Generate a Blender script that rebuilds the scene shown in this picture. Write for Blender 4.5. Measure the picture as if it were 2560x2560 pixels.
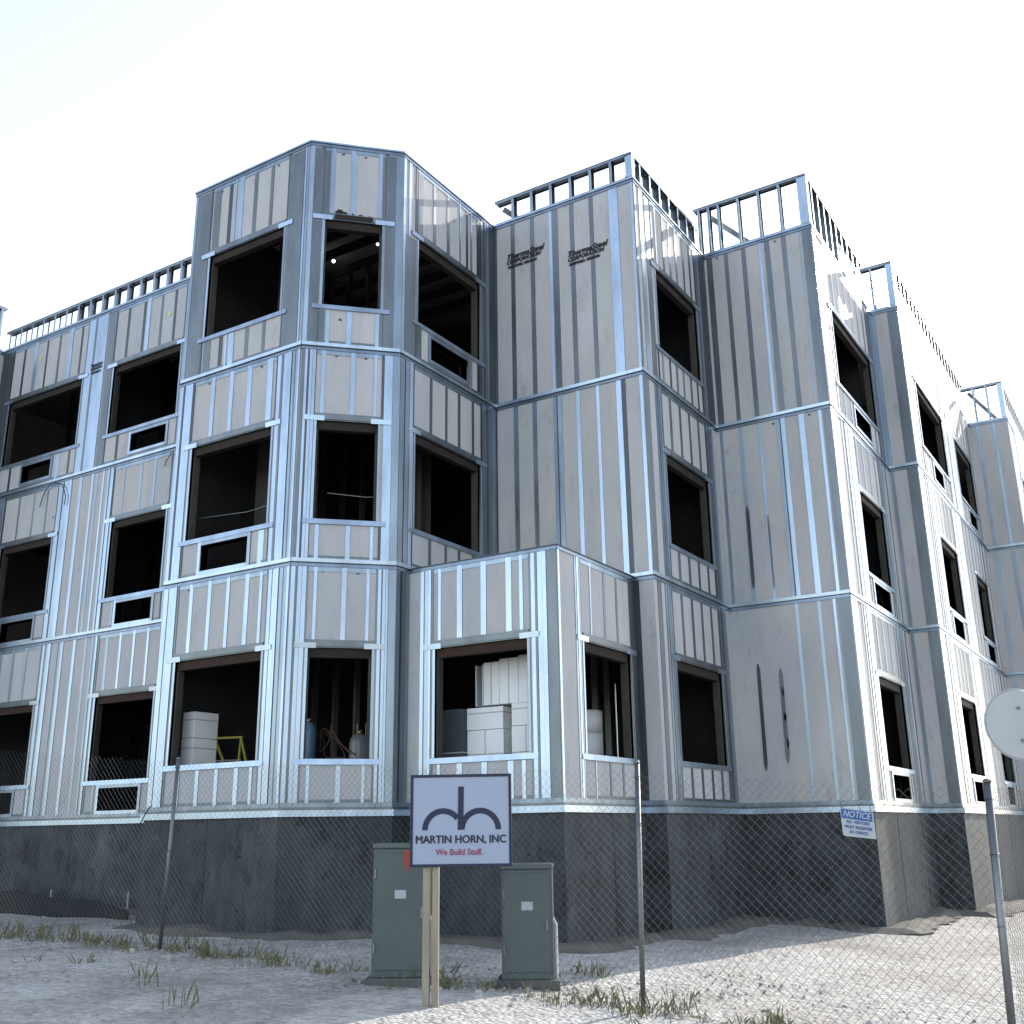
import bpy, math, random
from mathutils import Vector, Matrix
random.seed(7)
R = math.radians
for o in list(bpy.data.objects): bpy.data.objects.remove(o)
scn = bpy.context.scene
COL = scn.collection

# ------------------------------------------------------------------ camera
cam_d = bpy.data.cameras.new('camera'); cam = bpy.data.objects.new('camera', cam_d); COL.objects.link(cam)
CP = Vector((9.259, -9.531, -0.307)); YAW, PITCH, ROLL = -0.559, 0.293, -0.014
fw = Vector((math.sin(YAW)*math.cos(PITCH), math.cos(YAW)*math.cos(PITCH), math.sin(PITCH)))
rt0 = Vector((math.cos(YAW), -math.sin(YAW), 0)); up0 = rt0.cross(fw)
rt = rt0*math.cos(ROLL)+up0*math.sin(ROLL); up = -rt0*math.sin(ROLL)+up0*math.cos(ROLL)
cam.matrix_world = Matrix(((rt.x, up.x, -fw.x, CP.x), (rt.y, up.y, -fw.y, CP.y), (rt.z, up.z, -fw.z, CP.z), (0, 0, 0, 1)))
cam_d.sensor_width = 36; cam_d.lens = 36*2652.3/2560; cam_d.clip_start = .1; cam_d.clip_end = 2000
scn.camera = cam

# ------------------------------------------------------------------ sky, sun, exposure
SUN_EL, SUN_AZ = R(27), R(9)           # azimuth measured from +y towards +x
w = bpy.data.worlds.new('World'); scn.world = w; w.use_nodes = True
nt = w.node_tree; bg = nt.nodes['Background']
sky = nt.nodes.new('ShaderNodeTexSky'); sky.sky_type = 'NISHITA'; sky.sun_disc = False
sky.sun_elevation = SUN_EL; sky.sun_rotation = SUN_AZ
sky.air_density = 1.0; sky.dust_density = 0.6; sky.ozone_density = 1.0; sky.altitude = 50
hs_ = nt.nodes.new('ShaderNodeHueSaturation'); hs_.inputs['Saturation'].default_value = .62; nt.links.new(sky.outputs[0], hs_.inputs['Color']); nt.links.new(hs_.outputs[0], bg.inputs[0]); bg.inputs[1].default_value = 0.15
sd = bpy.data.lights.new('sun', 'SUN'); sd.energy = 2.0; sd.angle = R(.53); sd.color = (1, .93, .82)
sun = bpy.data.objects.new('sun', sd); COL.objects.link(sun)
sv = Vector((math.sin(SUN_AZ)*math.cos(SUN_EL), math.cos(SUN_AZ)*math.cos(SUN_EL), math.sin(SUN_EL)))
sun.rotation_euler = sv.to_track_quat('Z', 'Y').to_euler(); sun.location = sv*60
scn.view_settings.view_transform = 'Standard'; scn.view_settings.look = 'None'
scn.view_settings.exposure = 1.7; scn.view_settings.gamma = 1
scn.render.engine = 'CYCLES'; scn.render.resolution_x = 1024; scn.render.resolution_y = 1024

# ------------------------------------------------------------------ materials
def nmat(name):
    m = bpy.data.materials.new(name); m.use_nodes = True
    return m, m.node_tree.nodes, m.node_tree.links, m.node_tree.nodes['Principled BSDF']
def noise(N, L, scale, detail=4, rough=.6, stretch=(1, 1, 1)):
    tc = N.new('ShaderNodeNewGeometry'); mp = N.new('ShaderNodeMapping'); mp.inputs['Scale'].default_value = stretch
    L.new(tc.outputs['Position'], mp.inputs['Vector'])
    n = N.new('ShaderNodeTexNoise'); n.inputs['Scale'].default_value = scale; n.inputs['Detail'].default_value = detail
    n.inputs['Roughness'].default_value = rough; L.new(mp.outputs[0], n.inputs['Vector']); return n
def ramp(N, L, src, stops):
    r = N.new('ShaderNodeValToRGB'); L.new(src, r.inputs[0])
    e = r.color_ramp.elements
    while len(e) < len(stops): e.new(.5)
    for i, (p, c) in enumerate(stops): e[i].position = p; e[i].color = (c[0], c[1], c[2], 1) if hasattr(c, '__len__') else (c, c, c, 1)
    return r
def mulcol(N, L, a, b, fac=1.0):
    m = N.new('ShaderNodeMix'); m.data_type = 'RGBA'; m.blend_type = 'MULTIPLY'; m.inputs[0].default_value = fac
    L.new(a, m.inputs[6]); L.new(b, m.inputs[7]); return m.outputs[2]
def bump(N, L, src, bsdf, st, dist):
    b = N.new('ShaderNodeBump'); b.inputs['Strength'].default_value = st; b.inputs['Distance'].default_value = dist
    L.new(src, b.inputs['Height']); L.new(b.outputs[0], bsdf.inputs['Normal']); return b
def metal(name, col, rlo, rhi, met=1.0, wave=.0022):
    m, N, L, B = nmat(name)
    n1 = noise(N, L, 3.0, 5, .65, (1, 1, .25)); n2 = noise(N, L, 55, 2, .5)
    r1 = ramp(N, L, n1.outputs[0], [(.25, [c*.58 for c in col]), (.7, col)])
    r2 = ramp(N, L, n2.outputs[0], [(.3, .86), (.7, 1.0)])
    L.new(mulcol(N, L, r1.outputs[0], r2.outputs[0]), B.inputs['Base Color'])
    mr = N.new('ShaderNodeMapRange'); mr.inputs[3].default_value = rlo; mr.inputs[4].default_value = rhi
    L.new(n1.outputs[0], mr.inputs[0]); L.new(mr.outputs[0], B.inputs['Roughness'])
    B.inputs['Metallic'].default_value = met
    n3 = noise(N, L, 2.2, 2, .5, (1, 1, .5)); bump(N, L, n3.outputs[0], B, .5, wave)
    return m
def matte(name, col, var=.25, scale=4, rough=.85, bs=0, bd=.01, spec=.3, detail=6, stretch=(1, 1, 1)):
    m, N, L, B = nmat(name)
    n = noise(N, L, scale, detail, .65, stretch)
    r = ramp(N, L, n.outputs[0], [(.3, [c*(1-var) for c in col]), (.7, [min(1, c*(1+var*.4)) for c in col])])
    L.new(r.outputs[0], B.inputs['Base Color']); B.inputs['Roughness'].default_value = rough
    B.inputs['Specular IOR Level'].default_value = spec
    if bs: bump(N, L, n.outputs[0], B, bs, bd)
    return m
M = {}
M['bright'] = metal('brightened_galvanised_steel', (.42, .50, .595), .22, .42)  # same steel throughout; brighter, bluish sky reflection put into this colour
M['steel'] = metal('galvanised_steel', (.29, .345, .40), .25, .45)  # plain version, some blue of the reflected sky in its colour
M['dull'] = metal('dimmed_galvanised_steel', (.185, .205, .22), .34, .5)  # same steel with a darker sky reflection put into the colour
M['groove'] = metal('darkened_steel', (.105, .115, .125), .35, .55)  # steel darkened in colour for shaded gaps and dark reflections
def foam_mat():
    m, N, L, B = nmat('grey_insulated_panel')
    n1 = noise(N, L, 1.1, 5, .6, (1, 1, .5)); n2 = noise(N, L, 7, 6, .75, (1, 1, .16)); n3 = noise(N, L, 160, 2, .5); n4 = noise(N, L, 2.6, 6, .8, (1, 1, .5)); n5 = noise(N, L, .75, 3, .5)
    r1 = ramp(N, L, n1.outputs[0], [(.3, (.355, .365, .375)), (.52, (.41, .40, .395)), (.72, (.46, .445, .445))])
    r2 = ramp(N, L, n2.outputs[0], [(.22, .70), (.42, .93), (.8, 1.0)])
    r4 = ramp(N, L, n4.outputs[0], [(.30, .74), (.42, .97), (1, 1.0)])
    r5 = ramp(N, L, n5.outputs[0], [(.3, (.96, .99, 1.03)), (.7, (1.03, 1.0, .97))])
    c_ = mulcol(N, L, mulcol(N, L, mulcol(N, L, r1.outputs[0], r2.outputs[0]), r4.outputs[0]), r5.outputs[0])
    L.new(c_, B.inputs['Base Color'])
    B.inputs['Roughness'].default_value = .7; B.inputs['Specular IOR Level'].default_value = .18
    bump(N, L, n3.outputs[0], B, .15, .002); return m
M['foam'] = foam_mat()
def found_mat():
    m, N, L, B = nmat('damp_proofed_concrete')
    n1 = noise(N, L, .9, 6, .7); n2 = noise(N, L, 5, 5, .75, (1, 1, .6)); v = noise(N, L, 2.6, 4, .8, (1, 1, .55)); n4 = noise(N, L, 9, 5, .7, (1, 1, .12))
    r1 = ramp(N, L, n1.outputs[0], [(.32, (.012, .016, .018)), (.5, (.026, .031, .034)), (.68, (.050, .054, .060))])
    r2 = ramp(N, L, n2.outputs[0], [(.34, .35), (.46, .95), (.58, 1.0), (.70, 1.6)])
    r3 = ramp(N, L, v.outputs[0], [(.38, .35), (.45, 1.0)])
    r4 = ramp(N, L, n4.outputs[0], [(.3, .75), (.6, 1.1)])
    L.new(mulcol(N, L, mulcol(N, L, mulcol(N, L, r1.outputs[0], r2.outputs[0]), r3.outputs[0]), r4.outputs[0]), B.inputs['Base Color'])
    B.inputs['Roughness'].default_value = .75; bump(N, L, n2.outputs[0], B, .6, .03); return m
M['found'] = found_mat()
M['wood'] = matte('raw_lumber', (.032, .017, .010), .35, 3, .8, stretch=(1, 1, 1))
M['wooddark'] = matte('dark_grey_brown_lumber', (.022, .017, .013), .35, 3, .85)  # darker grey-brown lumber, used on most lintels and the torn edge
M['pine'] = matte('pale_pine_post', (.26, .23, .17), .25, 5, .75, stretch=(4, 4, .4))
M['buck'] = matte('window_buck_board', (.05, .048, .04), .3, 4, .8)
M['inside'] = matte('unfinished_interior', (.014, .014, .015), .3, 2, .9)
M['deck'] = matte('concrete_deck', (.10, .10, .10), .3, 2, .9)
M['roof'] = matte('roof_membrane', (.25, .25, .25), .2, 2, .9)
M['carton'] = matte('white_carton', (.74, .74, .73), .10, 3, .7)
M['cartongrey'] = matte('grey_carton', (.50, .51, .52), .12, 3, .7)
M['tape'] = matte('packing_tape', (.38, .40, .42), .1, 3, .4)
M['crate'] = matte('dark_crate', (.06, .07, .08), .2, 3, .6)
M['yellow'] = matte('yellow_fibreglass', (.24, .22, .035), .15, 6, .5)
M['alu'] = metal('aluminium_step', (.6, .6, .6), .3, .45)
M['bluetank'] = matte('blue_cylinder_paint', (.12, .22, .36), .12, 5, .35, spec=.5)
M['greytank'] = matte('grey_cylinder_paint', (.20, .22, .22), .12, 5, .35, spec=.5)
M['brass'] = metal('brass_valve', (.65, .5, .25), .3, .4)
M['hose'] = matte('brown_hose', (.12, .07, .05), .2, 5, .6)
M['cable'] = matte('black_cable', (.03, .035, .04), .2, 5, .5)
M['utility'] = matte('utility_green_paint', (.055, .075, .072), .18, 3, .5, spec=.5)
M['utilitylid'] = matte('faded_utility_green', (.085, .105, .098), .15, 3, .5)
M['orange'] = matte('orange_red_sticker', (.28, .045, .03), .1, 5, .5)
M['signface'] = matte('pale_blue_white_sign', (.25, .29, .38), .04, 2, .4, spec=.5)
M['navy'] = matte('navy_sign_print', (.012, .018, .045), .15, 3, .5)
M['signred'] = matte('red_sign_print', (.22, .05, .10), .1, 3, .5)
M['noticeblue'] = matte('notice_blue', (.02, .075, .26), .08, 3, .45)
M['noticewhite'] = matte('notice_white', (.33, .36, .38), .05, 3, .45)
M['ink'] = matte('black_stencil_ink', (.02, .022, .025), .2, 20, .7)
M['silt'] = matte('black_silt_cloth', (.012, .013, .014), .3, 8, .8)
M['postsurf'] = metal('fence_post_steel', (.24, .25, .26), .45, .6)
M['wire'] = metal('fence_wire', (.22, .225, .23), .45, .6)
M['disc'] = matte('pale_disc_metal', (.36, .37, .38), .12, 2, .5, spec=.4)
M['lime'] = matte('lime_paint_dot', (.55, .60, .08), .1, 5, .6)
M['bulbglass'] = matte('bulb_socket', (.02, .02, .02), .1, 5, .5)
mb_, N_, L_, B_ = nmat('daylight_spot_glow'); B_.inputs['Emission Color'].default_value = (1, .98, .95, 1); B_.inputs['Emission Strength'].default_value = 3; M['bulb'] = mb_  # glow added to stand for daylight spots through the roof

# ------------------------------------------------------------------ helpers
class MB:
    def __init__(s): s.v = []; s.f = []; s.m = []; s.mats = []
    def mi(s, k):
        if k not in s.mats: s.mats.append(k)
        return s.mats.index(k)
    def face(s, pts, k):
        b = len(s.v); s.v += [tuple(p) for p in pts]; s.f.append(tuple(range(b, b+len(pts)))); s.m.append(s.mi(k))
    def hexa(s, P, k, top=None):
        b = len(s.v); s.v += [tuple(p) for p in P]
        for i, q in enumerate(((0, 3, 2, 1), (4, 5, 6, 7), (0, 1, 5, 4), (1, 2, 6, 5), (2, 3, 7, 6), (3, 0, 4, 7))):
            s.f.append(tuple(b+j for j in q)); s.m.append(s.mi(top if (top and i == 1) else k))
    def wbox(s, x0, x1, y0, y1, z0, z1, k, top=None):
        s.hexa([(x0, y0, z0), (x1, y0, z0), (x1, y1, z0), (x0, y1, z0), (x0, y0, z1), (x1, y0, z1), (x1, y1, z1), (x0, y1, z1)], k, top)
    def fbox(s, F, u0, u1, z0, z1, n0, n1, k, tilt=0, lean=0):
        # box in a facade frame: along u, up z, out n ; tilt turns the front about the vertical, lean makes it face down/up
        if u1-u0 < .004 or z1-z0 < .004: return
        P = []
        for z in (z0, z1):
            dz = lean*(1 if z == z1 else 0)
            for (u, n, t) in ((u0, n1, 0), (u1, n1, tilt), (u1, n0, None), (u0, n0, None)):
                P.append(F.p(u, z, n+(t or 0)+(dz if t is not None else 0)))
        s.hexa(P, k)
    def tube(s, pts, r, k, n=8, cap=True):
        pts = [Vector(p) for p in pts]; rs = r if hasattr(r, '__len__') else [r]*len(pts)
        rings = []; ref = None
        for i, p in enumerate(pts):
            d = (pts[min(i+1, len(pts)-1)]-pts[max(i-1, 0)]).normalized()
            if ref is None: ref = d.orthogonal().normalized()
            a = (ref-d*ref.dot(d)).normalized(); ref = a; b = d.cross(a)
            base = len(s.v)
            for j in range(n):
                t = 2*math.pi*j/n; s.v.append(tuple(p+(a*math.cos(t)+b*math.sin(t))*rs[i]))
            rings.append(base)
        for i in range(len(rings)-1):
            for j in range(n):
                s.f.append((rings[i]+j, rings[i]+(j+1) % n, rings[i+1]+(j+1) % n, rings[i+1]+j)); s.m.append(s.mi(k))
        if cap:
            s.f.append(tuple(rings[0]+j for j in reversed(range(n)))); s.m.append(s.mi(k))
            s.f.append(tuple(rings[-1]+j for j in range(n))); s.m.append(s.mi(k))
    def build(s, name, parent=None, smooth=False, bevel=0):
        me = bpy.data.meshes.new(name); me.from_pydata(s.v, [], s.f)
        for k in s.mats: me.materials.append(M[k])
        me.polygons.foreach_set('material_index', s.m)
        if smooth: me.polygons.foreach_set('use_smooth', [True]*len(s.f))
        me.update()
        o = bpy.data.objects.new(name, me); COL.objects.link(o)
        if parent: o.parent = parent; o.matrix_parent_inverse = Matrix.Translation(-Vector(parent_world(parent)))
        if bevel:
            b = o.modifiers.new('bevel', 'BEVEL'); b.width = bevel; b.segments = 2; b.limit_method = 'ANGLE'
        return o
def parent_world(o):      # meshes stand at the origin in world terms, empties at their own location
    return Vector(o.location) if o.type == 'EMPTY' else Vector((0, 0, 0))
def tag(o, label=None, cat=None, group=None, kind=None):
    if label: o['label'] = label
    if cat: o['category'] = cat
    if group: o['group'] = group
    if kind: o['kind'] = kind
    return o
def empty(name, loc, label, cat, group=None):
    o = bpy.data.objects.new(name, None); COL.objects.link(o); o.location = loc; o.empty_display_size = .2
    return tag(o, label, cat, group)

class Frame:
    def __init__(s, o, t, n): s.o = Vector(o); s.t = Vector(t); s.n = Vector(n)
    def p(s, u, z, n=0): q = s.o+s.t*u+s.n*n; return Vector((q.x, q.y, z))
q2 = 1/math.sqrt(2)
def FA(y): return Frame((0, y, 0), (1, 0, 0), (0, -1, 0))
def FB(x): return Frame((x, 0, 0), (0, 1, 0), (1, 0, 0))
FC = Frame((0, 0, 0), (q2, q2, 0), (q2, -q2, 0))

xT, c, yS, xS, yU, xU, yV, xV, yW, xW, yL, yP, xP = -2.355, .94, 3.331, 3.454, 6.113, 5.333, 9.861, 5.839, 17.314, 6.71, 1.738, 1.207, 3.165
xE, yE = -9.95, .2       # projecting block at the far left
yEnd = 26.0
TOP = 9.18

# ------------------------------------------------------------------ ground
def gz(x, y):
    P = [(-400, -1.4), (-4, -1.38), (0, -1.42), (5.4, -1.64), (8, -1.87), (10, -1.95), (400, -2.0)]
    for (a, b), (c_, d) in zip(P, P[1:]):
        if a <= x <= c_: return b+(d-b)*(x-a)/(c_-a)
    return -2
def ground_mat(name='pale_crushed_stone', tint=1.0):
    m, N, L, B = nmat(name)
    n1 = noise(N, L, .45, 6, .7); n2 = noise(N, L, 40, 5, .8); n3 = noise(N, L, 4, 6, .75); n4 = noise(N, L, 1.1, 4, .6, (1, .25, 1))
    vo = N.new('ShaderNodeTexVoronoi'); vo.inputs['Scale'].default_value = 24
    vo2 = N.new('ShaderNodeTexVoronoi'); vo2.inputs['Scale'].default_value = 9
    g = N.new('ShaderNodeNewGeometry'); L.new(g.outputs['Position'], vo.inputs['Vector']); L.new(g.outputs['Position'], vo2.inputs['Vector'])
    r1 = ramp(N, L, n1.outputs[0], [(.3, [c*tint*.8 for c in (.38, .345, .30)]), (.5, [c*tint*.8 for c in (.54, .51, .465)]), (.7, [c*tint*.8 for c in (.64, .62, .585)])])
    r2 = ramp(N, L, vo.outputs['Color'], [(.1, .72), (.8, 1.08)])
    r3 = ramp(N, L, n3.outputs[0], [(.3, .62), (.5, .98), (.7, 1.05)])
    r4 = ramp(N, L, n4.outputs[0], [(.35, .78), (.55, 1.0)])
    L.new(mulcol(N, L, mulcol(N, L, mulcol(N, L, r1.outputs[0], r2.outputs[0]), r3.outputs[0]), r4.outputs[0]), B.inputs['Base Color'])
    B.inputs['Roughness'].default_value = .9
    mx = N.new('ShaderNodeMath'); mx.operation = 'ADD'; L.new(vo.outputs['Distance'], mx.inputs[0]); L.new(vo2.outputs['Distance'], mx.inputs[1])
    bump(N, L, mx.outputs[0], B, .9, -.03); return m
M['ground'] = ground_mat()
M['stone'] = ground_mat('grey_stone', .75)
M['weed'] = matte('dry_weed', (.13, .13, .06), .4, 9, .8)
M['mud'] = matte('brown_soil', (.12, .11, .095), .35, 3, .9)
g = MB()
xs = [-400, -150, -60]+[-30+1.0*i for i in range(61)]+[60, 150, 400]
ys = [-400, -150, -60]+[-30+1.0*i for i in range(36)]+[30, 60, 150, 400]
for y in ys:
    for x in xs:
        near = (-31 < x < 31 and -31 < y < 6)
        g.v.append((x, y, gz(x, y)+(random.uniform(-.02, .02) if near else 0)))
nx = len(xs)
for j in range(len(ys)-1):
    for i in range(nx-1):
        g.f.append((j*nx+i, j*nx+i+1, (j+1)*nx+i+1, (j+1)*nx+i)); g.m.append(g.mi('ground'))
tag(g.build('ground', smooth=True), kind='structure')
st = MB()
for i in range(5200):
    x = random.uniform(-8, 10.5); y = random.uniform(-6.6, .9) if i % 3 else random.gauss(-1.5, .35); r = random.choice((random.uniform(.008, .02), random.uniform(.008, .02), random.uniform(.02, .05) if i % 9 == 0 else .012)); z = gz(x, y)
    a = random.uniform(0, 6.28); n = 6
    P = [(x+r*math.cos(a+k*1.047)*random.uniform(.7, 1.2), y+r*math.sin(a+k*1.047)*random.uniform(.7, 1.2), z-.012) for k in range(n)]
    Q = [(x+(p[0]-x)*.6, y+(p[1]-y)*.6, z+r*random.uniform(.4, .8)) for p in P]
    kk = 'stone' if random.random() < .45 else 'ground'
    for k in range(n): st.face([P[k], P[(k+1) % n], Q[(k+1) % n], Q[k]], kk)
    st.face(Q, kk)
tag(st.build('gravel'), 'loose pale crushed stones strewn over the ground by the fence', 'gravel', kind='stuff')
wd = MB()
for c_i in range(130):
    cx_ = random.uniform(-6, 9); cy_ = random.gauss(-1.5, .13) if random.random() < .85 else random.uniform(-3.6, .3); hh_ = random.uniform(.35, 1.2)
    for b_i in range(random.randint(8, 26)):
        x = cx_+random.gauss(0, .07); y = cy_+random.gauss(0, .07); h = hh_*random.uniform(.05, .2); a = random.uniform(0, 6.28); l = random.uniform(.02, .09); z = gz(x, y)-.01
        dx, dy = math.cos(a), math.sin(a); w_ = .004
        wd.face([(x-dy*w_, y+dx*w_, z), (x+dy*w_, y-dx*w_, z), (x+dx*l*.5+dy*w_*.7, y+dy*l*.5-dx*w_*.7, z+h*.7), (x+dx*l, y+dy*l, z+h)], 'weed')
tag(wd.build('weeds'), 'sparse dry weeds growing along the foot of the fence', 'weeds', kind='stuff')
# low bank of soil thrown against the foundation
sb = MB(); front = [(-9.9, 1.69), (-2.4, 1.69), (-2.4, -.05), (.02, -.05), (.98, .9), (.98, 1.16), (3.21, 1.16), (3.21, 3.28), (3.5, 3.28), (3.5, 6.06), (5.38, 6.06), (5.38, 9.8), (5.89, 9.8), (5.89, 17)]
pl_ = []
for a, b in zip(front, front[1:]):
    L_ = math.hypot(b[0]-a[0], b[1]-a[1]); n = max(1, int(L_/.25))
    for k in range(n): pl_.append((a[0]+(b[0]-a[0])*k/n, a[1]+(b[1]-a[1])*k/n, b[0]-a[0], b[1]-a[1]))
rows = []
for (x, y, dx, dy) in pl_:
    l = math.hypot(dx, dy); nx_, ny_ = dy/l, -dx/l; w_ = random.uniform(.25, .5); h = random.uniform(.02, .10)
    rows.append([(x-nx_*.06, y-ny_*.06, gz(x, y)+h), (x+nx_*w_*.5, y+ny_*w_*.5, gz(x, y)+h*.6+random.uniform(0, .02)), (x+nx_*w_, y+ny_*w_, gz(x, y)-.03)])
for r0, r1_ in zip(rows, rows[1:]):
    for k in range(2): sb.face([r0[k], r0[k+1], r1_[k+1], r1_[k]], 'mud')
tag(sb.build('soil_bank', smooth=True), 'low uneven bank of brown soil along the foot of the foundation', 'soil', kind='stuff')

# ------------------------------------------------------------------ the building
B = empty('apartment_building', (0, 0, 0), 'unfinished three storey building clad in grey panels and galvanised steel studs', 'building')

def wall_panel(F, u0, u1, z0, z1, holes, name='wall_panel', th=.14, k='foam'):
    us = sorted({u0, u1}|{min(max(h[i], u0), u1) for h in holes for i in (0, 1)}); zs = sorted({z0, z1}|{min(max(h[i], z0), z1) for h in holes for i in (2, 3)})
    solid = {}
    for i in range(len(us)-1):
        for j in range(len(zs)-1):
            cu, cz = (us[i]+us[i+1])/2, (zs[j]+zs[j+1])/2
            solid[i, j] = not any(h[0] < cu < h[1] and h[2] < cz < h[3] for h in holes)
    m = MB()
    for (i, j), s_ in solid.items():
        if not s_: continue
        a, b, d, e = us[i], us[i+1], zs[j], zs[j+1]
        m.face([F.p(a, d, 0), F.p(b, d, 0), F.p(b, e, 0), F.p(a, e, 0)], k)
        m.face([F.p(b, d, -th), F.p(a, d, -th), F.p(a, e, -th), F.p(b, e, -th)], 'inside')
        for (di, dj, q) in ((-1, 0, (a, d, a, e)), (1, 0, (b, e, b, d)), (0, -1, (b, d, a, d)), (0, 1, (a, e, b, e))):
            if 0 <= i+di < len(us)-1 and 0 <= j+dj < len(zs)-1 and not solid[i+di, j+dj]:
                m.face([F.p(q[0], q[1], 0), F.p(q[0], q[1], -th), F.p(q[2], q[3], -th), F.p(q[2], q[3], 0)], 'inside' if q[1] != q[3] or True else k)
    return m.build(name, B)

def vsplit(z0, z1, blocks):
    segs = [(z0, z1)]
    for b0, b1 in blocks:
        ns = []
        for a, b in segs:
            if b1 <= a or b0 >= b: ns.append((a, b)); continue
            if b0 > a: ns.append((a, b0))
            if b1 < b: ns.append((b1, b))
        segs = ns
    return [s for s in segs if s[1]-s[0] > .03]

def strip(m, F, u, wd, z0, z1, kind, n=.006):
    """one stud face; kinds: n plain, d dark and b bright reflection in the colour, g shaded gap as dark colour, w wide joint (two lips and a groove)"""
    h = wd/2
    if kind == 'w':
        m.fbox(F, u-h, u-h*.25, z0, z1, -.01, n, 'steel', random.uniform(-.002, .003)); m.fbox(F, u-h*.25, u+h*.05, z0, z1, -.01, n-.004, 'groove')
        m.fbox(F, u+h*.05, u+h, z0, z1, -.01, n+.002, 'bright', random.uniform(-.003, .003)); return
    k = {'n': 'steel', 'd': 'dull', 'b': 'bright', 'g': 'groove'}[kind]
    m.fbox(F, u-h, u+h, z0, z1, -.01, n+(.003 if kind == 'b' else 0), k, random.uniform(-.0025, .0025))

def sheet(m, F, u0, u1, z0, z1, k='steel', ribs=True, n=.009):
    """broad metal jamb made of nested studs"""
    W = u1-u0
    if not ribs or W < .12 or k == 'dull': m.fbox(F, u0, u1, z0, z1, -.01, n, k, random.uniform(-.002, .002)); return
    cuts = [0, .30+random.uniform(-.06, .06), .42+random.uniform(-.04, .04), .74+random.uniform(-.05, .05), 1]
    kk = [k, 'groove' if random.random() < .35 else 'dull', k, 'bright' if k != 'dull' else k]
    for i in range(4):
        a, b = u0+W*cuts[i], u0+W*cuts[i+1]
        m.fbox(F, a, b-.004, z0, z1, -.01, n+(.004 if i % 2 else 0)+.001*i, kk[i], random.uniform(-.003, .003))

def window(F, u0, u1, z0, z1, side, lit=False):
    """opening trim: lintel, track tabs, sill, jambs. side=+1 when the camera stands towards +u"""
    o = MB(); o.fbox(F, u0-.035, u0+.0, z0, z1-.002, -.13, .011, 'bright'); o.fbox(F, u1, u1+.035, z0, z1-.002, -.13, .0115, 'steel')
    o.fbox(F, u0, u1, z1-.012, z1-.0025, -.011, .007, 'dull')
    fr = o.build('window_frame', B)
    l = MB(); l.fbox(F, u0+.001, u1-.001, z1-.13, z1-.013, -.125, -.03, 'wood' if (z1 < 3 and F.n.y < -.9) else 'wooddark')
    l.build('lintel', fr)
    for a, b in ((u0-.17, u0+.10), (u1-.10, u1+.17)):
        t = MB(); t.fbox(F, a, b, z1-.022, z1+.045, -.010, .021, 'bright', lean=.006); t.build('track_tab', fr)
    s = MB(); s.fbox(F, u0-.13, u1+.13, z0-.07, z0-.003, -.02, .024, 'bright', lean=-.008)
    s.build('sill', fr)
    for a, b in ((u0+.001, u0+.028), (u1-.028, u1-.001)):
        j = MB(); j.fbox(F, a, b, z0+.005, z1-.131, -.13, -.03, 'buck'); j.build('jamb', fr)

def ac_open(F, u0, u1, z0, z1):
    o = MB()
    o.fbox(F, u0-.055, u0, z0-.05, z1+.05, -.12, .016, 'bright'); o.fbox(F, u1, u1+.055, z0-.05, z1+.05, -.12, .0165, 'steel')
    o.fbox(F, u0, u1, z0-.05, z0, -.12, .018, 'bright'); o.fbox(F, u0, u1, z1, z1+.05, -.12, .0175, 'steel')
    o.build('vent_frame', B)

def storey(F, u0, u1, k, wins=(), acs=(), strips=None, sheets=(), top=None, joints=True, pitch=.362, defk='n', smooth_foam=False, side=1):
    z0 = 3*k+.0; z1 = 3*k+3 if top is None else top
    zb, zt = z0+.055, z1-.055
    holes = [(a, b, 3*k+c_, 3*k+d_) for a, b, c_, d_ in wins]+[(a, b, 3*k+c_, 3*k+d_) for a, b, c_, d_ in acs]
    wall_panel(F, u0, u1, z0, z1, holes)
    m = MB()
    # tracks at the storey joint
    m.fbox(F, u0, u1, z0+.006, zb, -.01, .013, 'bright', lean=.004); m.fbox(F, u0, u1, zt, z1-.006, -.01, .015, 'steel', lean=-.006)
    win_abs = [(a, b, 3*k+c_, 3*k+d_) for a, b, c_, d_ in wins]
    for sh in sheets:
        a, b = sh[0], sh[1]; kk = sh[2] if len(sh) > 2 else 'steel'
        za, zc = (sh[3], sh[4]) if len(sh) > 3 else (zb+.002, zt-.002)
        sheet(m, F, a, b, za, zc, kk)
    if strips is None:
        strips = []; u = u0+.19
        while u < u1-.1: strips.append((u, .07, defk)); u += pitch
    for (u, wd, kd) in strips:
        if any(a-.02 < u < b+.02 for a, b, *_ in sheets if len(_) < 3): continue
        bl = [(h[2]-.08, h[3]+.06) for h in holes if h[0]-.10 < u < h[1]+.10]
        for a, b in vsplit(zb+.002, zt-.002, bl):
            strip(m, F, u, wd, a, b, kd)
    # panel frames above / below the openings
    for (a, b, c_, d_) in win_abs:
        hk = 'groove' if k else 'dull'
        for e in (a-.055, b+.055):
            m.fbox(F, e-.022, e+.022, d_+.05, zt-.002, -.01, .0085, hk); m.fbox(F, e-.022, e+.022, zb+.002, c_-.075, -.01, .0085, hk)
        m.fbox(F, a-.03, b+.03, d_+.002, d_+.085, -.01, .0165, 'dull', lean=.004)
        m.fbox(F, a-.03, b+.03, zt-.06, zt-.002, -.01, .0075, 'steel')
        m.fbox(F, a-.03, b+.03, zb+.002, zb+.04, -.01, .0075, 'dull')
    m.build('stud_strips', B)
    for h in win_abs: window(F, *h, side)
    for (a, b, c_, d_) in acs: ac_open(F, a, b, 3*k+c_, 3*k+d_)

WZ = [(.57, 1.93), (.58, 1.95), (.63, 1.97)]
AZ = [(.10, .45), (.10, .46), (.16, .49)]
def W(k, a, b): return (a, b)+WZ[k]
def AC(k, a, b): return (a, b)+AZ[k]

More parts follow.
